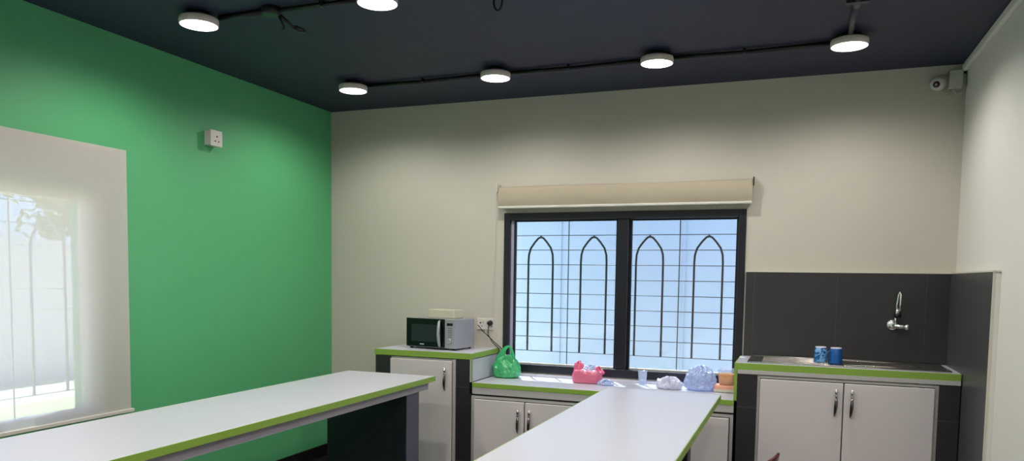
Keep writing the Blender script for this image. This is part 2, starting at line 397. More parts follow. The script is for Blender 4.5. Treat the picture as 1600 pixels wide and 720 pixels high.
# ------------------------------------------------------------------ raised blind over the kitchen window
kb = thing('roller_blind', 'beige roller blind rolled up above the black kitchen window', 'blind', (-1.26, YB-.05, 2.08))
q = MB()
kx0, kx1 = -2.19, -.315
prof = [(-.066, 2.098), (-.078, 2.12), (-.082, 2.17), (-.082, 2.215), (-.074, 2.24), (-.05, 2.25), (-.03, 2.24), (-.022, 2.2), (-.02, 2.098)]
nx = 30
vs_ = []
for i in range(nx+1):
    xx = kx0+(kx1-kx0)*i/nx
    for j, (dy, zz) in enumerate(prof): vs_.append((xx, YB+dy+.002*math.sin(xx*7+j), zz+.002*math.sin(xx*5+j*.7)))
P_ = len(prof)
q.raw(vs_, [(i*P_+j, (i+1)*P_+j, (i+1)*P_+j+1, i*P_+j+1) for i in range(nx) for j in range(P_-1)], M_BLIND_B, True)
q.raw(vs_[:P_], [tuple(range(P_))], M_BLIND_B); q.raw(vs_[-P_:], [tuple(range(P_))[::-1]], M_BLIND_B)
q.build('fabric_roll', kb)
bx('bottom_bar', (kx0, YB-.085, 2.082), (kx1, YB-.055, 2.099), M_WHITEP, kb, bevel=.004)
for xx, nm in ((kx0-.012, 'l'), (kx1+.004, 'r')):
    q = MB(); q.box((xx, YB-.085, 2.2), (xx+.003, YB, 2.27), M_TRIM); q.box((xx-.003, YB-.088, 2.205), (xx+.006, YB-.06, 2.262), M_DARKGAP if nm == 'r' else M_TRIM)
    q.build('bracket', kb, bevel=.001)
q = MB()
pp = [(-2.205, YB-.06, 2.22), (-2.207, YB-.06, 2.0), (-2.215, YB-.05, 1.7), (-2.232, YB-.04, 1.4), (-2.24, YB-.035, 1.25), (-2.246, YB-.035, 1.235), (-2.252, YB-.035, 1.25), (-2.242, YB-.045, 1.4), (-2.222, YB-.055, 1.7), (-2.213, YB-.065, 2.0), (-2.211, YB-.07, 2.22)]
q.tube(pp, .0022, M_TRIM, 5); q.build('pull_cord', kb)

# ------------------------------------------------------------------ ceiling lamps and conduit
def make_lamp(x, y, label, group='round surface lamps on the ceiling'):
    t = thing('ceiling_lamp', label, 'lamp', (x, y, H), group=group)
    q = MB(); q.lathe((x, y, H), [(.055, -.025), (.090, -.027), (.098, -.030), (.1, -.036), (.1, -.065), (.095, -.066)], M_LAMPRIM, 40, cap0=False, cap1=False); q.build('housing', t)
    q = MB(); q.lathe((x, y, H), [(.058, 0), (.055, -.026)], M_CONDUIT, 24); q.build('mount', t)
    q = MB(); q.lathe((x, y, H), [(.094, -.0645), (.094, -.066), (.05, -.0665)], M_LED, 40, cap0=False); q.build('diffuser', t)
    L_ = bpy.data.lights.new('lamp_beam', 'SPOT'); L_.energy = SPOT_W; L_.color = (1, .95, .90); L_.spot_size = math.radians(164); L_.spot_blend = .6; L_.shadow_soft_size = .05
    lo = bpy.data.objects.new('lamp_beam', L_); COL.objects.link(lo); lo.parent = t; lo.location = (0, 0, -.078)
    return t
lp = make_lamp(-3.03, 3.225, 'round white ceiling lamp above the green wall, nearest the left window')
LAMPS = [(-1.955, 3.25, 'round white ceiling lamp cut off by top edge of photo'),
         (-3.025, 4.70, 'round white ceiling lamp in the far corner beside green wall'),
         (-1.925, 4.695, 'round white ceiling lamp above left side of kitchen window'),
         (-.856, 4.68, 'round white ceiling lamp above right side of kitchen window'),
         (.218, 4.672, 'round white ceiling lamp with grey conduit, nearest the right wall')]
ADDED_LAMP = 'unseen round ceiling lamp added nearer the camera to light the room'
for x, y, lb in LAMPS + [(x, y, ADDED_LAMP) for y in (3.24,) for x in (-.86, .22)] + [(x, y, ADDED_LAMP) for y in (1.75, .2, -1.3, -2.8, -4.3) for x in (-3.03, -1.95, -.86, .22)]:  # the rows after LAMPS are unseen lamps, added to brighten the room
    c = copy_tree(lp); c.location = (x, y, H); c['label'] = lb
    if lb == ADDED_LAMP: c['group'] = 'unseen ceiling lamps added to light the room'
def conduit(pts, m, label, clips, r=.0145, nm='ceiling_conduit'):
    t = thing(nm, label, 'conduit', pts[0], group='dark conduits along the ceiling')
    q = MB(); q.tube(pts, r, m, 10); q.build('pipe', t)
    for c in clips:
        q = MB(); q.box((c[0]-.009, c[1]-.019, H-.030), (c[0]+.009, c[1]+.019, H), m); q.build('clip', t, bevel=.003)
    return t
zc = H-.016
xs = [-3.025, -1.925, -.856, .218]; ys = [4.77, 4.765, 4.755, 4.745]
lb = ['black conduit between the corner lamp and the lamp left of window', 'black conduit joining the two lamps above the kitchen window', 'black conduit running to the lamp nearest the right wall']
cl = [-2.5, -1.44, -.35]
for k in range(3):
    conduit([(xs[k]+.02, ys[k], zc), (cl[k], (ys[k]+ys[k+1])/2+.008, zc-.006), (xs[k+1]-.02, ys[k+1], zc)], M_CONDUIT, lb[k], [(cl[k], (ys[k]+ys[k+1])/2)])
conduit([(-2.95, 3.29, zc), (-2.66, 3.285, zc)], M_CONDUIT, 'short black conduit between the left lamp and dangling junction box', [])
conduit([(-2.56, 3.29, zc), (-2.3, 3.295, zc), (-2.03, 3.30, zc)], M_CONDUIT, 'black conduit from junction box to lamp at top edge', [(-2.3, 3.295)], r=.012)
conduit([(.218, 4.60, zc), (.214, 4.35, zc-.002), (.218, 4.14, zc)], M_CONDG, 'grey conduit running from right lamp towards the camera', [], r=.014)
conduit([(.218, 4.02, zc), (.219, 3.6, zc), (.22, 3.33, zc)], M_CONDUIT, 'black conduit beyond the ceiling joint, above the frame edge', [], r=.012)
q = MB(); q.box((.165, 4.03, H-.04), (.271, 4.07, H), M_CONDUIT); q.lathe((.218, 4.08, H-.022), [(.02, -.05), (.022, 0), (.02, .05)], M_CONDG, 12, M=Matrix.Rotation(PI/2, 4, 'X'))
tag(q.build('conduit_joint', bevel=.003), 'small black and grey conduit joint clamped on ceiling', 'joint')
jb = thing('junction_box', 'black ceiling junction box with loose wires dangling from it', 'junction box', (-2.61, 3.285, H))
q = MB(); q.lathe((-2.61, 3.285, H), [(.048, 0), (.05, -.006), (.05, -.034), (.044, -.04)], M_CONDUIT, 16); q.build('box_body', jb)
q = MB()
q.tube([(-2.58, 3.31, H-.03), (-2.56, 3.35, H-.055), (-2.55, 3.38, H-.075), (-2.535, 3.40, H-.07)], .009, M_CONDUIT, 7)
q.tube([(-2.58, 3.30, H-.03), (-2.575, 3.33, H-.07), (-2.57, 3.34, H-.09), (-2.585, 3.335, H-.1)], .006, M_CONDUIT, 7)
q.tube([(-2.54, 3.40, H-.07), (-2.52, 3.44, H-.075), (-2.50, 3.43, H-.09), (-2.52, 3.40, H-.095), (-2.545, 3.39, H-.08)], .007, M_CONDG, 7)
q.build('loose_wires', jb)
q = MB(); cx_, cy_ = -1.402, 3.44
pts = [(cx_-.03, cy_, H-.002)]+[(cx_+.022*math.cos(a), cy_, H-.052+.045*math.sin(a)) for a in [PI*.85+k*PI*1.3/12 for k in range(13)]]+[(cx_+.028, cy_, H-.002)]
q.tube(pts, .0055, M_CONDUIT, 8); q.box((cx_-.07, cy_-.02, H-.012), (cx_-.01, cy_+.02, H), M_CONDUIT)
tag(q.build('hanging_cable_loop'), 'small black cable loop hanging down from ceiling at top edge', 'cable')

# ------------------------------------------------------------------ wall sockets
so_ = thing('wall_socket', 'white surface socket box high on the green wall', 'socket', (XL, 4.085, 2.41))
bx('back_box', (XL, 4.035, 2.41), (XL+.05, 4.135, 2.508), M_WHITEP, so_, bevel=.006)
bx('face_plate', (XL+.051, 4.03, 2.405), (XL+.062, 4.14, 2.512), M_WHITEP, so_, bevel=.004)
q = MB()
for dy, dz, s in ((0, .015, .006), (-.016, -.016, .005), (.016, -.016, .005)):
    bx('pin_hole', (XL+.061, 4.088+dy-s, 2.455+dz-s*.8), (XL+.0635, 4.088+dy+s, 2.455+dz+s*.8), M_DOTS, so_)
ks = thing('wall_socket', 'white double socket with black plug left of kitchen window', 'socket', (-2.313, YB, 1.134))
bx('face_plate', (-2.388, YB-.012, 1.134), (-2.24, YB, 1.226), M_WHITEP, ks, bevel=.004)
q = MB()
for cx in (-2.357, -2.272):
    for dx, dz, s in ((0, .014, .005), (-.013, -.012, .004), (.013, -.012, .004)):
        q.box((cx+dx-s, YB-.0135, 1.175+dz-s), (cx+dx+s, YB-.0115, 1.175+dz+s), M_DOTS)
for cx in (-2.332, -2.298): q.box((cx-.008, YB-.015, 1.185), (cx+.008, YB-.0115, 1.205), M_GREYP)
q.build('sockets_and_switches', ks)
q = MB(); q.lathe((-2.268, YB-.012, 1.19), [(.020, 0), (.022, .01), (.018, .034), (.008, .042)], M_BLACKP, 16, axis='Y')
tag(q.build('power_plug'), 'black power plug pushed into the double wall socket', 'plug')

# ------------------------------------------------------------------ camera cluster in the right corner
cc = thing('security_camera', 'white domed security camera high in the right corner', 'camera', (.785, YB-.03, 2.82))
q = MB(); q.lathe((.797, YB, 2.822), [(.047, 0), (.047, .018), (.040, .022)], M_WHITEP, 28, axis='Y'); q.build('base', cc)
Mt = Matrix.Rotation(math.radians(-22), 4, 'Z') @ Matrix.Rotation(math.radians(16), 4, 'X')
q = MB(); q.lathe((.785, YB-.02, 2.815), [(.036, 0), (.044, .015), (.042, .035), (.034, .048), (.022, .054)], M_WHITEP, 28, axis='Y', M=Mt); q.build('dome', cc)
q = MB(); q.lathe((.785, YB-.02, 2.815), [(.021, .053), (.019, .058), (.008, .060)], M_PURPLE, 20, axis='Y', M=Mt)
q.lathe((.785, YB-.02, 2.815), [(.007, .0595), (.005, .063)], M_WHITEP, 12, axis='Y', M=Mt); q.build('lens', cc)
q = MB(); q.box((.838, YB-.045, 2.775), (.916, YB, 2.888), M_GREYP)
tag(q.build('cable_box', bevel=.004), 'upright grey cable box beside the security camera', 'box')
q = MB(); q.tube([(.872, YB-.025, 2.773), (.873, YB-.027, 2.762), (.884, YB-.027, 2.744), (.903, YB-.027, 2.744), (.918, YB-.025, 2.758), (.926, YB-.022, 2.79), (.926, YB-.02, 2.87)], .0085, M_GREYP, 10)
q.tube([(.926, YB-.02, 2.865), (.926, YB-.02, H)], .011, M_CONDUIT, 10)
tag(q.build('bent_pipe'), 'bent grey pipe looping under the cable box in corner', 'pipe')
q = MB(); q.tube([(.812, YB-.02, 2.79), (.806, YB-.02, 2.765), (.815, YB-.022, 2.745), (.835, YB-.022, 2.738), (.853, YB-.02, 2.75), (.856, YB-.02, 2.778)], .005, M_GREYP, 8)
q.tube([(.816, YB-.015, 2.785), (.83, YB-.018, 2.757), (.85, YB-.018, 2.765), (.845, YB-.02, 2.778)], .003, M_TRIM, 6)
tag(q.build('camera_cable'), 'thin grey cable looping between security camera and cable box', 'cable')

# ------------------------------------------------------------------ kitchen units
FY = 4.97; BY = YB-.004
def handle(parent, x, y, z):
    """chrome pull: beaded top, curved dark leaf below"""
    q = MB()
    Rn = [(.004, 0), (.0085, .006), (.010, .014), (.006, .022), (.011, .03), (.012, .04), (.007, .05), (.006, .056)]
    q.lathe((x, y-.022, z-.058), Rn, M_CHROME, 12)
    q.lathe((x, y, z-.02), [(.005, 0), (.005, .022)], M_CHROME, 10, axis='Y')
    pts = [(x, y-.024, z-.055), (x, y-.028, z-.08), (x-.001, y-.029, z-.105), (x-.003, y-.024, z-.135), (x-.006, y-.012, z-.165), (x-.007, y-.003, z-.176)]
    q.tube(pts, [.006, .0095, .0105, .009, .005, .002], M_DCHROME, 10)
    return q.build('handle', parent)
def door(parent, x0, x1, z0, z1, hx, hz, y=FY, inset=.014):
    q = MB(); q.box((x0, y-.018, z0), (x1, y, z1), M_CAB); d = q.build('door', parent, bevel=.003)
    if hx is not None: handle(d, hx, y-.018, hz)
    return d
# tall unit under the microwave
tc_ = thing('cabinet', 'tall pale single-door cabinet between black tiled columns under the microwave', 'cabinet', (-2.6, 5.23, 0))
q = MB(); q.box((-3.0, FY, 0), (-2.868, BY, .951), M_COLT); q.build('tiled_column', tc_, bevel=.002)
q = MB(); q.box((-2.323, FY, 0), (-2.212, BY, .951), M_COLT); q.build('tiled_column', tc_, bevel=.002)
q = MB(); q.box((-2.868, FY+.012, 0), (-2.323, FY+.03, .945), M_CABF); q.box((-2.868, FY+.03, 0), (-2.323, BY, .94), M_DARKGAP)
q.box((-2.345, FY-.004, 0), (-2.323, FY+.012, .945), M_CABF); q.build('carcass', tc_)
door(tc_, -2.862, -2.352, .03, .932, -2.396, .888)
q = MB(); q.box((-2.212, FY+.003, .7875), (-2.198, BY, .951), M_LAM); q.box((-2.212, FY+.003, 0), (-2.198, FY+.05, .70), M_COLT); q.build('side_panel', tc_)
def worktop(name, label, a, b, z, th=.042, parts=None, sides='f'):
    t = thing(name, label, 'worktop', ((a[0]+b[0])/2, (a[1]+b[1])/2, z-th))
    return t
wt = thing('worktop', 'white raised worktop with lime edging under the microwave', 'worktop', (-2.6, 5.24, .953))
bx('slab', (-3.0, FY+.004, .954), (-2.2, BY, .996), M_LAM, wt, bevel=.001)
q = MB(); q.box((-3.005, FY-.004, .952), (-2.19, FY+.004, .9955), M_EDGE); q.box((-2.199, FY+.004, .958), (-2.190, BY, .9955), M_EDGE); q.box((-3.0055, FY+.004, .954), (-3.0, BY, .9955), M_EDGE)
q.build('green_edging', wt, bevel=.001)
bx('green_edging', (-2.198, FY-.004, .788), (-2.190, FY+.003, .952), M_EDGE, tc_)
# low unit under the window
lc = thing('cabinet', 'long low pale cabinet with paired doors under the window counter', 'cabinet', (-1.27, 5.23, 0))
q = MB(); q.box((-2.195, FY+.02, 0), (-.36, BY, .70), M_DARKGAP); q.box((-2.197, FY+.004, 0), (-2.172, FY+.02, .69), M_CABF)
q.box((-2.172, FY+.004, .672), (-.378, FY+.02, .69), M_CABF); q.box((-.378, FY+.004, 0), (-.358, FY+.02, .69), M_CABF)
q.box((-1.37, FY+.004, 0), (-1.18, FY+.02, .672), M_CABF); q.build('carcass', lc)
zt_ = .668
door(lc, -2.168, -1.782, .03, zt_, -1.82, .622); door(lc, -1.774, -1.375, .03, zt_, -1.735, .622)
door(lc, -1.175, -.792, .03, zt_, -.83, .622); door(lc, -.784, -.383, .03, zt_, -.745, .622)
lw_ = thing('worktop', 'low white window counter with lime edging between the taller units', 'worktop', (-1.27, 5.23, .71))
q = MB(); q.box((-2.188, FY+.004, .752), (-.358, BY, .786), M_LAM); q.box((-2.188, YB-.03, .786), (-.358, BY, .806), M_LAM); q.build('slab', lw_, bevel=.001)
bx('green_edging', (-2.19, FY-.004, .753), (-.357, FY+.004, .7855), M_EDGE, lw_, bevel=.001)
bx('fascia', (-2.19, FY-.001, .704), (-.357, FY+.016, .752), M_FASC, lw_, bevel=.001)
# sink unit
sc = thing('cabinet', 'two-door pale cabinet between black columns under the sink', 'cabinet', (.27, 5.23, 0))
q = MB(); q.box((-.339, FY, 0), (-.218, BY, .96), M_COLT); q.build('tiled_column', sc, bevel=.002)
q = MB(); q.box((.796, FY, 0), (.906, BY-.03, .96), M_COLT); q.build('tiled_column', sc, bevel=.002)
q = MB(); q.box((-.218, FY+.006, 0), (-.203, FY+.03, .955), M_CABF); q.box((.776, FY+.006, 0), (.796, FY+.03, .955), M_CABF)
q.box((-.203, FY+.006, .94), (.776, FY+.03, .955), M_CABF); q.box((-.203, FY+.03, 0), (.776, YB-.04, .8), M_DARKGAP); q.build('carcass', sc)
door(sc, -.2, .281, .03, .936, .243, .907); door(sc, .287, .773, .03, .936, .332, .905)
bx('side_panel', (-.352, FY+.004, .7875), (-.340, YB-.034, .986), M_LAM, sc)
sw = thing('worktop', 'white sink counter with lime edging against the black tiles', 'worktop', (.27, 5.23, .96))
BX0, BX1, BY0_, BY1_ = .28, .72, 5.10, 5.40        # basin hole
q = MB(); ze, zz = .988, 1.029
q.box((-.352, FY+.004, ze), (BX0, YB-.034, zz), M_LAM); q.box((BX1, FY+.004, ze), (XR-.034, YB-.034, zz), M_LAM)
q.box((BX0, FY+.004, ze), (BX1, BY0_, zz), M_LAM); q.box((BX0, BY1_, ze), (BX1, YB-.034, zz), M_LAM); q.build('slab', sw)
q = MB(); q.box((-.36, FY-.004, .987), (XR-.036, FY+.004, 1.0285), M_EDGE); q.box((-.36, FY+.004, .987), (-.352, YB-.034, 1.0285), M_EDGE)
q.build('green_edging', sw, bevel=.001)
bx('green_edging', (-.36, FY-.004, .7865), (-.341, FY+.003, .9865), M_EDGE, sc)
bx('fascia', (-.339, FY-.006, .961), (XR-.036, FY+.012, .987), M_FASC, sw, bevel=.001)
# steel sink with drainboard
sk = thing('sink', 'stainless steel sink with drainboard set in the counter', 'sink', (.27, 5.25, 1.029))
sx0, sx1, sy0, sy1 = -.285, .865, 5.015, 5.462
q = MB(); z0, z1 = 1.029, 1.034
for a in (((sx0, sy0), (BX0+.01, sy1)), ((BX1-.01, sy0), (sx1, sy1)), ((BX0+.01, sy0), (BX1-.01, BY0_+.01)), ((BX0+.01, BY1_-.01), (BX1-.01, sy1))):
    q.box((a[0][0], a[0][1], z0), (a[1][0], a[1][1], z1), M_STEEL)
q.build('top_plate', sk)
q = MB(); q.tube([(sx0, sy0, z1), (sx1, sy0, z1), (sx1, sy1, z1), (sx0, sy1, z1)], .005, M_STEEL, 8, closed=True)
q.tube([(BX0+.01, BY0_+.01, z1), (BX1-.01, BY0_+.01, z1), (BX1-.01, BY1_-.01, z1), (BX0+.01, BY1_-.01, z1)], .005, M_STEEL, 8, closed=True); q.build('rolled_rim', sk)
q = MB(); t_ = .003; bz = .86; a0, a1, b0, b1 = BX0+.01, BX1-.01, BY0_+.01, BY1_-.01
q.box((a0, b0, bz), (a1, b1, bz+t_), M_STEEL); q.box((a0, b0, bz), (a0+t_, b1, z0), M_STEEL); q.box((a1-t_, b0, bz), (a1, b1, z0), M_STEEL)
q.box((a0, b0, bz), (a1, b0+t_, z0), M_STEEL); q.box((a0, b1-t_, bz), (a1, b1, z0), M_STEEL)
q.lathe(((a0+a1)/2, (b0+b1)/2, bz+t_), [(.04, 0), (.04, .003), (.02, .002)], M_CHROME, 20); q.build('basin', sk)
q = MB()
for k in range(7): q.box((-.2, 5.08+.05*k, z1), (.2, 5.088+.05*k, z1+.003), M_STEEL)
q.build('drain_ridges', sk, bevel=.001)
# tap on the tiles
tp = thing('tap', 'chrome wall tap with upright spout on black tiles', 'tap', (.585, YB-.03, 1.275))
yt = YB-.03
q = MB(); q.lathe((.588, yt, 1.277), [(.036, 0), (.038, .005), (.030, .014), (.014, .02)], M_CHROME, 24, axis='Y'); q.build('wall_flange', tp)
q = MB(); q.tube([(.588, yt-.01, 1.277), (.60, yt-.05, 1.275), (.615, yt-.058, 1.272), (.64, yt-.058, 1.270), (.655, yt-.058, 1.268)], [.011, .014, .014, .013, .011], M_CHROME, 14); q.build('valve_body', tp)
q = MB(); q.lathe((.652, yt-.058, 1.268), [(.012, 0), (.019, .006), (.021, .016), (.016, .026), (.006, .030)], M_CHROME, 18, axis='X'); q.build('knob', tp)
q = MB(); q.tube([(.600, yt-.045, 1.283), (.600, yt-.047, 1.31), (.602, yt-.047, 1.34)], .0075, M_CHROME, 12)
q.lathe((.610, yt-.047, 1.352), [(.013, 0), (.014, .004), (.014, .024), (.012, .028)], M_CHROME, 16)
q.tube([(.604, yt-.045, 1.37), (.606, yt-.045, 1.42), (.611, yt-.048, 1.475), (.618, yt-.052, 1.493), (.623, yt-.058, 1.475), (.623, yt-.062, 1.42), (.621, yt-.064, 1.372)], [.008, .0075, .0065, .006, .0065, .007, .007], M_CHROME, 12); q.build('spout', tp)
q = MB(); q.lathe((.611, yt-.047, 1.330), [(.020, 0), (.022, .003), (.022, .02), (.019, .024)], M_BLACKP, 20); q.build('black_collar', tp)

# ------------------------------------------------------------------ mugs (upside down)
def mug(x, y, label, mbody, ha):
    t = thing('mug', label, 'mug', (x, y, 1.0345))
    z = 1.0365
    q = MB(); q.lathe((x, y, z), [(.036, .002), (.0385, 0), (.0385, .004), (.038, .05), (.0355, .09), (.031, .0965)], mbody, 32, cap0=False, cap1=False)
    q.lathe((x, y, z), [(.036, .002), (.0355, .05), (.033, .088), (.001, .090)], M_MUGW, 32, cap0=False, cap1=False); q.build('body', t)
    q = MB(); q.lathe((x, y, z), [(.0325, .094), (.0325, .1005), (.029, .1005), (.028, .096), (.001, .0955)], M_MUGW, 28, cap0=False, cap1=False); q.build('base_ring', t)
    q = MB(); c, s = math.cos(ha), math.sin(ha)
    P = lambda r, h: (x+c*r, y+s*r, z+h)
    q.tube([P(.035, .075), P(.05, .074), P(.060, .062), P(.060, .042), P(.052, .026), P(.036, .020)], .0048, mbody, 8); q.build('handle', t)
mug(.153, 5.205, 'patterned light and dark blue mug, left of two upside down on sink', M_CLOUD, math.radians(120))
mug(.242, 5.175, 'plain deep blue mug, right of two upside down on sink', M_MUGB, math.radians(205))

# ------------------------------------------------------------------ microwave
th_ = math.radians(-7.1)
mw = thing('microwave', 'silver microwave with black glass door on raised white worktop', 'microwave', (-2.83, 5.145, .996), th_)
MM = WM[mw.name]
def L(a, b, m, q): q.box(a, b, m, MM)
Wm, Dm, Z0, Z1 = .452, .275, .012, .236
q = MB(); L((0, .012, Z0), (Wm, Dm, Z1), M_SILVER, q); q.build('casing', mw, bevel=.006)
for px, py in ((.03, .03), (.42, .03), (.03, .25), (.42, .25)):
    q = MB(); q.lathe(MM @ Vector((px, py, 0)), [(.012, 0), (.012, .013)], M_BLACKP, 12); q.build('foot', mw)
dd = MB(); L((.002, -.004, Z0+.006), (.352, .012, Z1-.001), M_MWGL, dd); dr = dd.build('door', mw, bevel=.003)
q = MB(); L((.05, -.0052, .058), (.282, -.004, .19), M_MWWIN, q); q.build('door_window', dr)
q = MB()
for k in range(5): L((.13+.008*k, -.0058, .034), (.136+.008*k, -.0042, .041), M_MUGW, q)
q.build('maker_mark', dr)
q = MB(); q.tube([MM @ Vector(p) for p in ((.312, -.004, .026), (.318, -.020, .034), (.320, -.034, .08), (.319, -.038, .125), (.318, -.034, .17), (.314, -.020, .214), (.310, -.004, .222))], [.006, .010, .0125, .0125, .0125, .010, .006], M_SILVER, 10); q.build('handle', dr)
q = MB(); L((.353, 0, Z0+.002), (Wm-.001, .012, Z1-.001), M_SILVER, q); pn = q.build('control_panel', mw, bevel=.003)
q = MB(); L((.372, -.0015, .186), (.424, 0, .206), M_BLACKP, q); q.build('display', pn)
q = MB(); q.lathe(MM @ Vector((.396, 0, .07)), [(.022, 0), (.021, .014), (.017, .016)], M_SILVER, 20, axis='Y', M=Matrix.Rotation(th_, 4, 'Z')); q.build('dial', pn)
q = MB()
for r in range(5):
    for c in range(3): L((.384+.013*c, -.001, .100+.016*r), (.391+.013*c, 0, .105+.016*r), M_DARKGAP, q)
q.build('button_marks', pn)
q = MB(); L((.155, .07, .2365), (.395, .20, .303), M_IVORY, q)
tag(q.build('card_box', bevel=.006), 'pale cream card box lying on top of the microwave', 'box')

# cables
q = MB(); q.tube([(-2.338, 5.395, 1.178), (-2.325, 5.40, 1.165), (-2.30, 5.41, 1.13), (-2.26, 5.43, 1.09), (-2.22, 5.435, 1.055), (-2.165, 5.435, 1.01), (-2.09, 5.44, .94), (-2.06, 5.44, .85), (-2.05, 5.43, .79)], .0035, M_CABLEB, 6)
tag(q.build('microwave_cable'), 'black cable from microwave back down behind the green bag', 'cable')
q = MB(); q.tube([(-2.268, 5.455, 1.185), (-2.27, 5.452, 1.15), (-2.275, 5.46, 1.10), (-2.235, 5.46, 1.04), (-2.178, 5.46, .99), (-2.165, 5.45, .9), (-2.16, 5.44, .80)], .0035, M_CABLEB, 6)
tag(q.build('plug_cable'), 'black cable hanging from the plug down to the window counter', 'cable')
q = MB()
for k in range(2): q.tube([(-2.31+.02*k, 5.496, 1.14), (-2.31+.025*k, 5.478, 1.09), (-2.265+.01*k, 5.475, 1.05), (-2.195+.02*k, 5.475, 1.025), (-2.165+.04*k, 5.462, .95), (-2.16+.045*k, 5.455, .80)], .0038, M_CABLEW, 6)
tag(q.build('white_cable'), 'thin white cables drooping from the double socket to counter', 'cable')

# ------------------------------------------------------------------ things on the window counter
def blob(c, prof, m, n=72, amp=.06, fr=9, seed=0, sq=1, sy=.8, q=None, folds=7, fold=.05, nr=26):
    """crumpled bag body: prof = [(radius, z)], squarish section when sq > 1, creased by ridged noise"""
    q = q or MB(); rs = []
    L_ = [0]
    for a, b in zip(prof, prof[1:]): L_.append(L_[-1]+math.hypot(b[0]-a[0], b[1]-a[1]))
    for i in range(nr):
        t = L_[-1]*i/(nr-1); k = max(j for j in range(len(L_)-1) if L_[j] <= t+1e-9)
        u = (t-L_[k])/max(1e-9, L_[k+1]-L_[k]); r = prof[k][0]+(prof[k+1][0]-prof[k][0])*u; z = prof[k][1]+(prof[k+1][1]-prof[k][1])*u
        ring = []
        for j in range(n):
            a = 2*PI*j/n; ca, sa = math.cos(a), math.sin(a)
            kk = (abs(ca)**(2*sq)+abs(sa)**(2*sq))**(-1/(2*sq)) if sq > 1 else 1
            P = Vector((ca*fr*.3+seed, sa*fr*.3, z*fr*1.6))
            nz_ = (1-2*abs(noise.noise(P)))*.5 + (1-2.4*abs(noise.noise(P*2.3)))*.3 + noise.noise(P*4.7)*.2
            rr = r*kk*(1+nz_*amp-amp*.4 + fold*(abs(math.sin(a*folds/2+seed+z*9))-.5))
            ring.append((c[0]+rr*ca, c[1]+rr*sa*sy, c[2]+max(0, z+(nz_*amp*.12*min(1, z/.03) if z > 0 else 0))))
        rs.append(ring)
    q.rings(rs, m); return q
def sub(o, lv=1):
    s = o.modifiers.new('sub', 'SUBSURF'); s.levels = lv; s.render_levels = lv
    d = o.modifiers.new('thick', 'SOLIDIFY'); d.thickness = .0008
# green carrier bag
gx, gy, gz = -2.068, 5.34, .7872
gb = thing('carrier_bag', 'tied green plastic carrier bag standing on the window counter', 'bag', (gx, gy, gz))
q = blob((gx, gy, gz), [(.075, 0), (.1, .006), (.108, .03), (.106, .065), (.092, .1), (.07, .125), (.045, .14), (.01, .145)], M_BAGG, amp=.22, fr=10, seed=2, folds=9, fold=.1, sy=.75)
sub(q.build('bag_body', gb))
def strap(pts, wd, nm, parent, m):
    q = MB(); rs = []
    for i, p in enumerate(pts):
        p = Vector(p); t = Vector(pts[min(i+1, len(pts)-1)])-Vector(pts[max(i-1, 0)]); t.normalize()
        n_ = Vector((0, 1, 0)); u = t.cross(n_).normalized(); w_ = wd[i]
        rs.append([p+u*w_+n_*.004, p+u*w_*.2+n_*.007, p-u*w_+n_*.003, p-u*w_-n_*.003, p-u*w_*.2-n_*.001, p+u*w_-n_*.004])
    q.rings(rs, m); o = q.build(nm, parent); s = o.modifiers.new('sub', 'SUBSURF'); s.levels = s.render_levels = 1; return o
strap([(gx-.055, gy-.01, gz+.10), (gx-.048, gy-.012, gz+.145), (gx-.022, gy-.015, gz+.205), (gx+.008, gy-.015, gz+.243), (gx+.036, gy-.015, gz+.24), (gx+.052, gy-.015, gz+.2), (gx+.056, gy-.015, gz+.15), (gx+.05, gy-.012, gz+.10)], [.05, .036, .02, .012, .011, .013, .02, .034], 'bag_handle', gb, M_BAGG)
strap([(gx-.02, gy-.045, gz+.10), (gx+.0, gy-.052, gz+.14), (gx+.025, gy-.056, gz+.172), (gx+.048, gy-.055, gz+.176), (gx+.058, gy-.05, gz+.15), (gx+.06, gy-.045, gz+.11)], [.02, .018, .014, .012, .014, .02], 'bag_handle', gb, M_BAGG)
# pink wrapped box
px_, py_, pz_ = -1.425, 5.33, .7872
pb = thing('pink_bag', 'pink plastic bag wrapped around a box, on the window counter', 'bag', (px_, py_, pz_))
q = blob((px_, py_, pz_), [(.085, 0), (.098, .005), (.102, .03), (.102, .06), (.098, .08), (.085, .092), (.05, .098), (.01, .1)], M_BAGP, amp=.08, seed=5, sq=3.5, sy=.62, folds=5, fold=.02)
sub(q.build('bag_body', pb))
q = MB(); q.box((px_-.088, py_-.05, pz_+.006), (px_+.088, py_+.05, pz_+.066), M_PEACH); q.build('inner_box', pb, bevel=.004)
for dx, hh, sd in ((-.062, .056, 1), (.088, .026, 4)):
    q = blob((px_+dx, py_-.01, pz_+.07), [(.036, 0), (.038, hh*.3), (.028, hh*.7), (.012, hh), (.003, hh+.006)], M_BAGP, amp=.4, seed=sd, fr=14, folds=5, fold=.25)
    sub(q.build('crumpled_corner', pb))
q = blob((px_+.02, py_, pz_+.088), [(.055, 0), (.05, .01), (.03, .018), (.005, .02)], M_BAGC, amp=.5, seed=8, fr=16); sub(q.build('clear_wrap', pb))
# clear cup
q = MB(); cx, cy, cz = -1.035, 5.425, .7872
q.lathe((cx, cy, cz), [(.001, .001), (.026, .001), (.0265, .004), (.034, .095), (.0365, .098), (.0355, .101), (.033, .096), (.0255, .006), (.001, .004)], M_CUPC, 28, cap0=False, cap1=False)
tag(q.build('plastic_cup'), 'small clear plastic cup on the window counter by the mullion', 'cup')
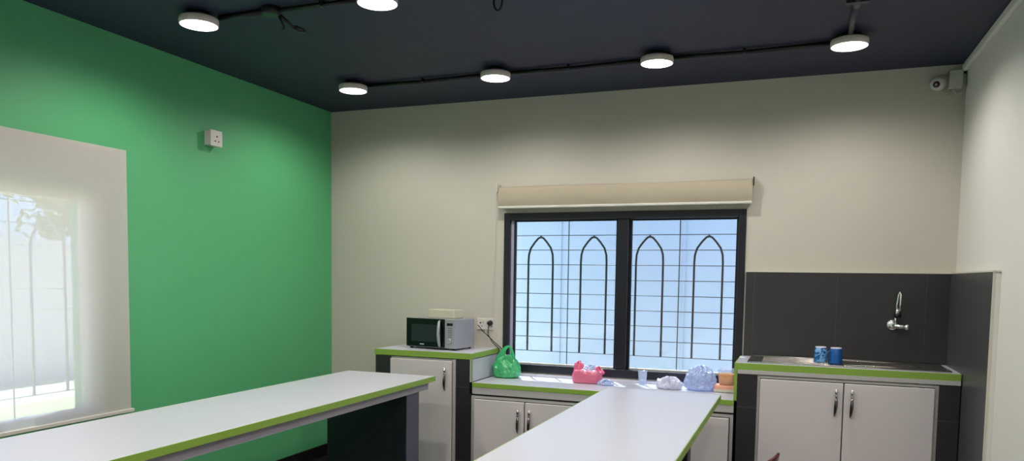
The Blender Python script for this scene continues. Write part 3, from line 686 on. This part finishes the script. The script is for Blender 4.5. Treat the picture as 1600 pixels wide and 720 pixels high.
# white scrunched bag and blue film bag
q = blob((-.82, 5.295, .7872), [(.07, 0), (.085, .006), (.08, .02), (.06, .036), (.03, .046), (.008, .05)], M_BAGW, amp=.5, seed=3, fr=12, folds=7, fold=.12, sy=.7)
o = q.build('crumpled_bag'); sub(o); tag(o, 'flat crumpled white plastic bag left of the clear bag', 'bag')
q = blob((-.61, 5.325, .7872), [(.075, 0), (.098, .008), (.108, .04), (.1, .08), (.078, .115), (.045, .14), (.015, .15), (.003, .151)], M_BAGC, amp=.34, seed=6, fr=13, folds=5, fold=.03, sy=.75)
o = q.build('clear_bag'); sub(o); tag(o, 'puffy bluish clear plastic bag beside the orange food tub', 'bag')
# small blue cloth behind table edge
q = blob((-1.27, 5.27, .7872), [(.05, 0), (.055, .004), (.045, .012), (.02, .018), (.004, .02)], M_BAGC, amp=.5, seed=9, fr=12, folds=5, fold=.2, sy=.6)
o = q.build('plastic_scrap'); sub(o); tag(o, 'small scrap of bluish plastic right of the pink bag', 'plastic')
# food tubs
ox, oy = -.4355, 5.33
fb = thing('food_box', 'peach wrapped box underneath the orange food tub', 'box', (ox-.01, oy, .7872))
q = MB(); q.box((ox-.08, oy-.055, .7872), (ox+.06, oy+.055, .836), M_PEACH); q.build('box_body', fb, bevel=.01)
q = MB(); q.box((ox-.078, oy-.056, .79), (ox+.058, oy-.0552, .81), M_IVORY); q.build('pale_band', fb)
ft = thing('food_tub', 'clear tub of orange food with clear lid, stacked on peach box', 'tub', (ox, oy, .8375))
def rr(cx, cy, z, hx, hy, n=32, p=4):
    out = []
    for j in range(n):
        a = 2*PI*j/n; c, s = math.cos(a), math.sin(a); k = (abs(c)**p+abs(s)**p)**(-1/p); out.append((cx+hx*k*c, cy+hy*k*s, z))
    return out
q = MB(); q.rings([rr(ox, oy, .8395, .046, .04), rr(ox, oy, .86, .049, .043), rr(ox, oy, .905, .054, .047), rr(ox, oy, .912, .05, .043)], M_ORANGE); q.build('contents', ft)
q = MB(); q.rings([rr(ox, oy, .838, .049, .043), rr(ox, oy, .86, .052, .046), rr(ox, oy, .928, .058, .051)], M_CUPC, cap1=False); q.build('tub_body', ft)
q = MB(); q.rings([rr(ox, oy, .928, .061, .054), rr(ox, oy, .936, .061, .054), rr(ox, oy, .948, .045, .038)], M_CUPC); q.build('lid', ft)

# ------------------------------------------------------------------ work tables
def table(x0, x1, y0, y1, z, label, legs, ov):
    t = thing('work_table', label, 'table', ((x0+x1)/2, (y0+y1)/2, 0))
    bx('tabletop', (x0+.003, y0, z-.034), (x1-.003, y1-.003, z), M_LAM, t, bevel=.0015)
    q = MB(); q.box((x1-.003, y0, z-.034), (x1+.001, y1+.001, z-.0005), M_EDGE); q.box((x0-.001, y0, z-.034), (x0+.003, y1+.001, z-.0005), M_EDGE); q.box((x0+.003, y1-.003, z-.034), (x1-.003, y1+.001, z-.0005), M_EDGE)
    q.build('green_edging', t)
    q = MB(); i = ov
    q.box((x0+i, y0+i, z-.088), (x0+i+.03, y1-i, z-.034), M_RAIL); q.box((x1-i-.03, y0+i, z-.088), (x1-i, y1-i, z-.034), M_RAIL)
    q.box((x0+i+.03, y1-i-.03, z-.088), (x1-i-.03, y1-i, z-.034), M_RAIL); q.box((x0+i+.03, y0+i, z-.088), (x1-i-.03, y0+i+.03, z-.034), M_RAIL)
    q.build('apron_rail', t, bevel=.001)
    for (a, b, lx0, lx1) in legs:
        q = MB(); q.box((lx0, a, 0), (lx1-.004, b, z-.088), M_LEGD); q.box((lx1-.004, a+.004, 0), (lx1, b, z-.088), M_LEGE)
        q.build('panel_leg', t)
    return t
table(-2.985, -2.292, -.3, 4.575, .873, 'long white work table with lime edging beside the green wall', [(4.25, 4.42, -2.94, -2.335), (.5, .67, -2.94, -2.335)], .035)
table(-1.098, -.404, .6, 4.59, .873, 'long white work table in middle, its end near the counter', [(3.9, 4.02, -1.05, -.50), (1.0, 1.12, -1.05, -.50)], .05)

# ------------------------------------------------------------------ maroon chair, only its top corner in view
cA = math.radians(-110)
ch = thing('plastic_chair', 'maroon plastic chair, only its backrest corner showing at bottom edge', 'chair', (-.386, 3.102, 0), cA)
CM = WM[ch.name]
def sheet(fn, nu, nv, th, m, name):
    """curved sheet with thickness, fn(u,v)->local point"""
    q = MB(); vs = []
    for i in range(nu+1):
        for j in range(nv+1): vs.append(CM @ Vector(fn(i/nu, j/nv)))
    q.raw(vs, [(i*(nv+1)+j, (i+1)*(nv+1)+j, (i+1)*(nv+1)+j+1, i*(nv+1)+j+1) for i in range(nu) for j in range(nv)], m, True)
    o = q.build(name, ch); s = o.modifiers.new('t', 'SOLIDIFY'); s.thickness = th; s.offset = 0; b = o.modifiers.new('b', 'BEVEL'); b.width = .003; b.limit_method = 'ANGLE'; return o
sheet(lambda u, v: ((u-.5)*(.42-.03*v), .20+.09*v-.05*(1-(2*u-1)**2)*-.5, .44+.42*v - .0*(2*u-1)**2), 14, 10, .012, M_MAROON, 'backrest')
sheet(lambda u, v: ((u-.5)*.43, -.22+.43*v, .44-.015*math.sin(PI*u)*math.sin(PI*v)), 12, 10, .012, M_MAROON, 'seat')
for sx, sy in ((-1, -1), (1, -1), (-1, 1), (1, 1)):
    q = MB(); q.tube([CM @ Vector((sx*.19, sy*.19, .435)), CM @ Vector((sx*.215, sy*.225, 0))], [.02, .015], M_MAROON, 8); q.build('leg', ch)
